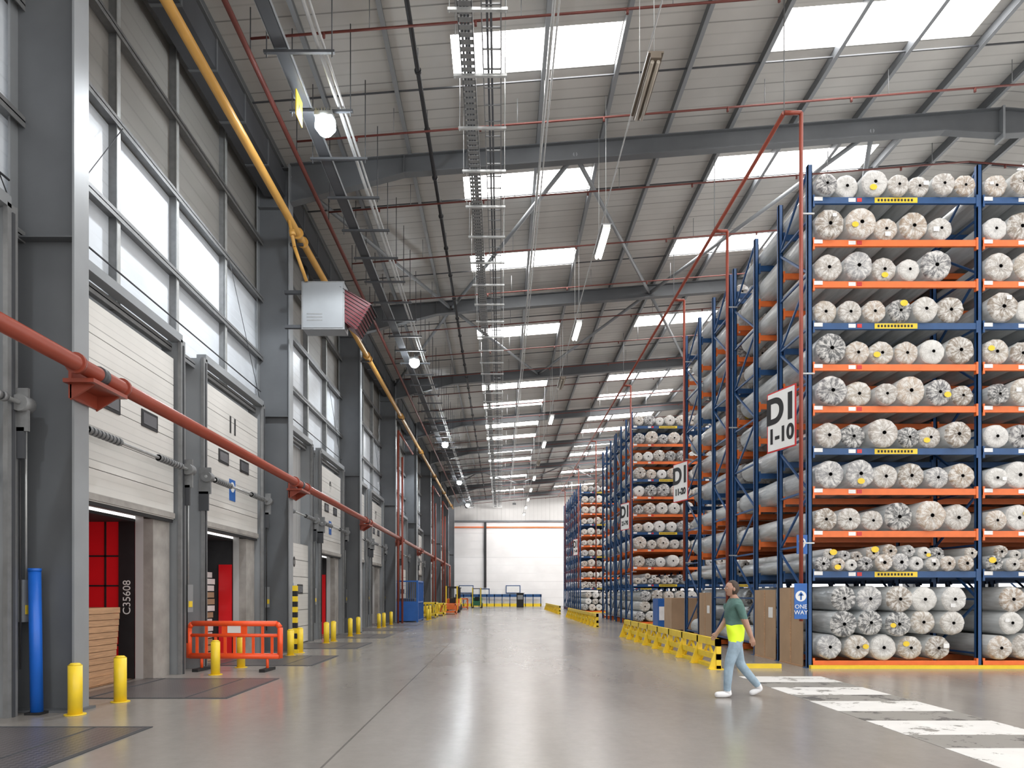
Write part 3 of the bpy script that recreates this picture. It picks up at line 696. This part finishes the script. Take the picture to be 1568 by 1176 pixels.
for (x,y) in ((x0,y0),(x1,y0),(x0,y1),(x1,y1)): b.box(x-.05,x+.05,y-.05,y+.05,0,2.3,'signblue')
for z in (.1,1.1,2.25): b.box(x0,x1,y0-.03,y0+.03,z-.04,z+.04,'signblue'); b.box(x1-.03,x1+.03,y0,y1,z-.04,z+.04,'signblue'); b.box(x0-.03,x0+.03,y0,y1,z-.04,z+.04,'signblue')
for i in range(14): b.box(x0+i*.11,x0+i*.11+.015,y0,y0+.015,.1,2.25,'signblue')
for i in range(22): b.box(x1,x1+.015,y0+i*.115,y0+i*.115+.015,.1,2.25,'signblue')
b.box(x0+.2,x1-.2,y0+.3,y1-.3,.1,1.3,'steelD'); b.box(x0+.02,x1-.02,y0-.035,y0-.03,.1,1.1,'signblue'); b.build('wire_mesh_cage')
def truck(x,y,c1,c2):
    b=MB(); b.prism([(y,.25),(y+1.9,.25),(y+1.9,1.0),(y+1.3,1.15),(y+.9,.75),(y,.7)],0,x,x+1.1,c1)
    for yy in (y+.3,y+1.6):
        for xx in (x-.05,x+.95): b.cyl((xx,yy,.27),(xx+.2,yy,.27),.27,'black',16)
    for xx in (x+.08,x+.98):
        b.beam((xx,y+.1,.7),(xx,y+.35,2.1),.07,.07,'black'); b.beam((xx,y+1.5,1.1),(xx,y+1.3,2.1),.07,.07,'black')
        b.box(xx-.05,xx+.05,y-.15,y-.05,.1,2.2,c2); b.box(xx-.06,xx+.06,y-1.2,y-.1,.06,.12,'steelD')
    b.box(x,x+1.1,y+.3,y+1.4,2.08,2.16,'black'); b.box(x+.3,x+.8,y+.8,y+1.2,.8,1.2,'black'); b.build('forklift_truck')
truck(-4.6,56.5,'orange','yellow'); truck(-5.0,66,'yellow','black'); truck(-3.2,75,'green','yellow')
b=MB()
for (x,y,w,h,c) in ((-5.1,44.2,.9,1.0,'yellow'),(-4.8,48,.8,.9,'yellow'),(-4.6,51.5,1.2,.8,'orange'),(-5.0,69.5,1.6,1.1,'orange')):
    b.box(x,x+w,y,y+1.6,h-.12,h,c); b.box(x,x+w,y,y+1.6,.12,.24,c)
    for xx in (x+.04,x+w-.04):
        for yy in (y+.04,y+1.56): b.box(xx-.04,xx+.04,yy-.04,yy+.04,0,h,c)
    for q in range(4): b.beam((x+w*q/4,y,.2),(x+w*(q+1)/4,y,h-.1),.04,.04,c)
b.build('machine_guard_rail')
b=MB(); b.box(1.8,2.6,78,79,0,1.6,'black'); b.box(1.9,2.5,77.98,78,.9,1.4,'steelL'); b.box(1.7,2.7,77.9,79.1,1.6,1.66,'steelD'); b.build('control_cabinet')

# ---------------------------------------------------------------- worker
M['skin']=mat('skin',(0.42,0.24,0.17),0.5); M['hair']=mat('hair_dark',(0.05,0.032,0.022),0.6,0,.2,30)
M['eye']=mat('eye_dark',(0.06,0.04,0.03),0.3); M['lip']=mat('lips',(0.33,0.12,0.10),0.5)
M['shirt']=mat('shirt_green',(0.085,0.17,0.15),0.8,0,.2,8,0.5,14); M['hivis']=mat('hivis_yellow',(0.72,0.95,0.03),0.6,emis=(.7,.95,.03),es=.15)
M['jeans']=mat('jeans_blue',(0.30,0.40,0.49),0.8,0,.18,10,0.5,14); M['shoe']=mat('trainer_white',(0.82,0.82,0.84),0.5)
def skinmesh(verts,edges,rad,sub=2,root=0):
    me=bpy.data.meshes.new('t'); me.from_pydata(verts,edges,[]); ob=bpy.data.objects.new('t',me); scene.collection.objects.link(ob)
    md=ob.modifiers.new('s','SKIN'); md.use_smooth_shade=True
    for i,r in enumerate(rad):
        sv=me.skin_vertices[0].data[i]; sv.radius=r if isinstance(r,tuple) else (r,r); sv.use_root=(i==root)
    sb=ob.modifiers.new('u','SUBSURF'); sb.levels=sub; sb.render_levels=sub
    dg=bpy.context.evaluated_depsgraph_get(); ev=ob.evaluated_get(dg); m2=bpy.data.meshes.new_from_object(ev)
    vs=[v.co.copy() for v in m2.vertices]; fs=[tuple(p.vertices) for p in m2.polygons]
    bpy.data.objects.remove(ob); return vs,fs
W=MB(); ox,oy=3.58,10.4
V=[(0,0,.94),(-.01,0,1.1),(-.02,0,1.28),(-.02,0,1.42),(-.03,0,1.5),(-.045,0,1.58),
 (-.01,-.09,.88),(-.14,-.1,.50),(-.17,-.1,.1),(-.36,-.11,.045),(-.13,-.1,.05),
 (0.01,.09,.88),(.10,.1,.48),(.37,.1,.16),(.24,.1,.03),(.42,.1,.10),
 (-.01,-.17,1.41),(.06,-.23,1.15),(.155,-.24,.90),
 (-.03,.17,1.41),(-.07,.23,1.15),(-.235,.2,.945)]
E=[(0,1),(1,2),(2,3),(3,4),(4,5),(0,6),(6,7),(7,8),(8,10),(10,9),(0,11),(11,12),(12,13),(13,15),(15,14),(3,16),(16,17),(17,18),(3,19),(19,20),(20,21)]
rad=[(.13,.16),(.125,.15),(.125,.165),(.10,.13),.06,.052,.112,.078,.058,.048,.06,.112,.078,.058,.046,.055,.07,.052,.033,.07,.052,.033]
vs,fs=skinmesh(V,E,rad,3)
PV=[Vector(v) for v in V]; RR=[max(r) if isinstance(r,tuple) else r for r in rad]
def segd(p,e):
    a,c=PV[e[0]],PV[e[1]]; d=c-a; t=max(0,min(1,(p-a).dot(d)/d.length_squared)); r=RR[e[0]]*(1-t)+RR[e[1]]*t
    return (p-(a+d*t)).length-r
o=len(W.v); W.v+=[(v.x+ox,v.y+oy,max(v.z,0.004)) for v in vs]
for f in fs:
    c=sum((vs[i] for i in f),Vector())/len(f)
    best=min(range(len(E)),key=lambda q:segd(c,E[q]))
    arm=best>=16 and best!=18
    if arm: k='skin' if c.z<1.19 else 'shirt'
    elif c.z>1.50: k='skin'
    elif best in (8,9,13,14) or c.z<.10: k='shoe'
    elif c.z<.85: k='jeans'
    elif c.z<1.10: k='hivis'
    else: k='shirt'
    W.face(tuple(o+i for i in f),k,True)
for (wx,wy,wz,dx,dz) in ((.155,-.24,.90,.25,-.97),(-.235,.2,.945,-.6,-.8)):
    d=Vector((dx,0,dz)).normalized(); sd=Vector((-d.z,0,d.x)); w0=Vector((wx,wy,wz))-d*.03
    vv,ff=skinmesh([w0-d*.03,w0+d*.02,w0+d*.07,w0+d*.10],[(0,1),(1,2),(2,3)],[(.03,.03),(.028,.034),(.022,.046),(.018,.044)],2)
    parts=[(vv,ff)]
    for i,(of,ln) in enumerate(((-.027,.075),(-.009,.088),(.009,.084),(.026,.068))):
        a=w0+d*.07+sd*of; cv=Vector((0,.3 if wy<0 else -.3,0))
        parts.append(skinmesh([a,a+d*ln*.45,a+(d+cv*.6).normalized()*ln*.8,a+(d+cv).normalized()*ln],[(0,1),(1,2),(2,3)],[.011,.0105,.010,.009],1))
    a=w0+d*.03-sd*.018; parts.append(skinmesh([a,a+(d-sd*.8).normalized()*.035,a+(d-sd*.4).normalized()*.068],[(0,1),(1,2)],[.015,.012,.010],1))
    for vv,ff in parts:
        o=len(W.v); W.v+=[(v.x+ox,v.y+oy,v.z) for v in vv]
        for f in ff: W.face(tuple(o+i for i in f),'skin',True)
def ell(c,rx,ry,rz_,kf,nu=20,nv=14,shape=None):
    o=len(W.v)
    for j in range(nv+1):
        ph=math.pi*j/nv
        for i in range(nu):
            t=2*math.pi*i/nu; d=Vector((math.sin(ph)*math.cos(t),math.sin(ph)*math.sin(t),math.cos(ph)))
            q=Vector((d.x*rx,d.y*ry,d.z*rz_))
            if shape: q=shape(q,d)
            W.v.append((c[0]+q.x,c[1]+q.y,c[2]+q.z))
    for j in range(nv):
        for i in range(nu):
            i2=(i+1)%nu; W.face((o+j*nu+i,o+j*nu+i2,o+(j+1)*nu+i2,o+(j+1)*nu+i),kf,True)
hc=(ox-.065,oy,1.645)
def hs(q,d):
    if d.z<0: q.y*=1-.28*(-d.z)
    if d.x<-.85: q.x-=.020*max(0,1-abs(d.y)/.28)*max(0,1-abs(d.z+.12)/.3)
    if d.x<0 and d.z<-.55: q.x-=.018*min(1,(-d.z-.55)*4)*(1-abs(d.y))
    if d.z<-.3 and d.x>0: q.x*=.8
    return q
ell(hc,.096,.076,.118,'skin',40,28,hs)
ell((hc[0]+.014,hc[1],hc[2]+.014),.100,.085,.118,'hair',24,16,lambda q,d:(q if (d.x>-.25 or d.z>.6) else Vector((max(q.x,-.03),q.y*.8,q.z))))
for s_ in (-1,1):
    ell((hc[0]+.01,hc[1]+s_*.082,hc[2]-.01),.018,.01,.03,'skin',10,8)
    ell((hc[0]-.079,hc[1]+s_*.030,hc[2]+.008),.011,.013,.008,'shoe',10,8); ell((hc[0]-.086,hc[1]+s_*.030,hc[2]+.008),.006,.006,.006,'eye',8,6)
    ell((hc[0]-.083,hc[1]+s_*.031,hc[2]+.028),.008,.016,.004,'hair',8,6)
ell((hc[0]-.084,hc[1],hc[2]-.052),.010,.022,.006,'lip',10,6)
W.build('walking_worker')

# ---------------------------------------------------------------- world, camera
w=bpy.data.worlds.new('World'); scene.world=w; w.use_nodes=True
bg=w.node_tree.nodes['Background']; bg.inputs[0].default_value=(1.0,0.98,0.95,1); bg.inputs[1].default_value=2.0
cam=bpy.data.cameras.new('camera'); co=bpy.data.objects.new('camera',cam); scene.collection.objects.link(co)
co.location=(0,0,1.57); co.rotation_euler=(math.radians(90),0,0); cam.lens=24; cam.sensor_width=36; cam.sensor_fit='HORIZONTAL'
cam.shift_x=.0108; cam.shift_y=.2047; cam.clip_end=300
scene.camera=co
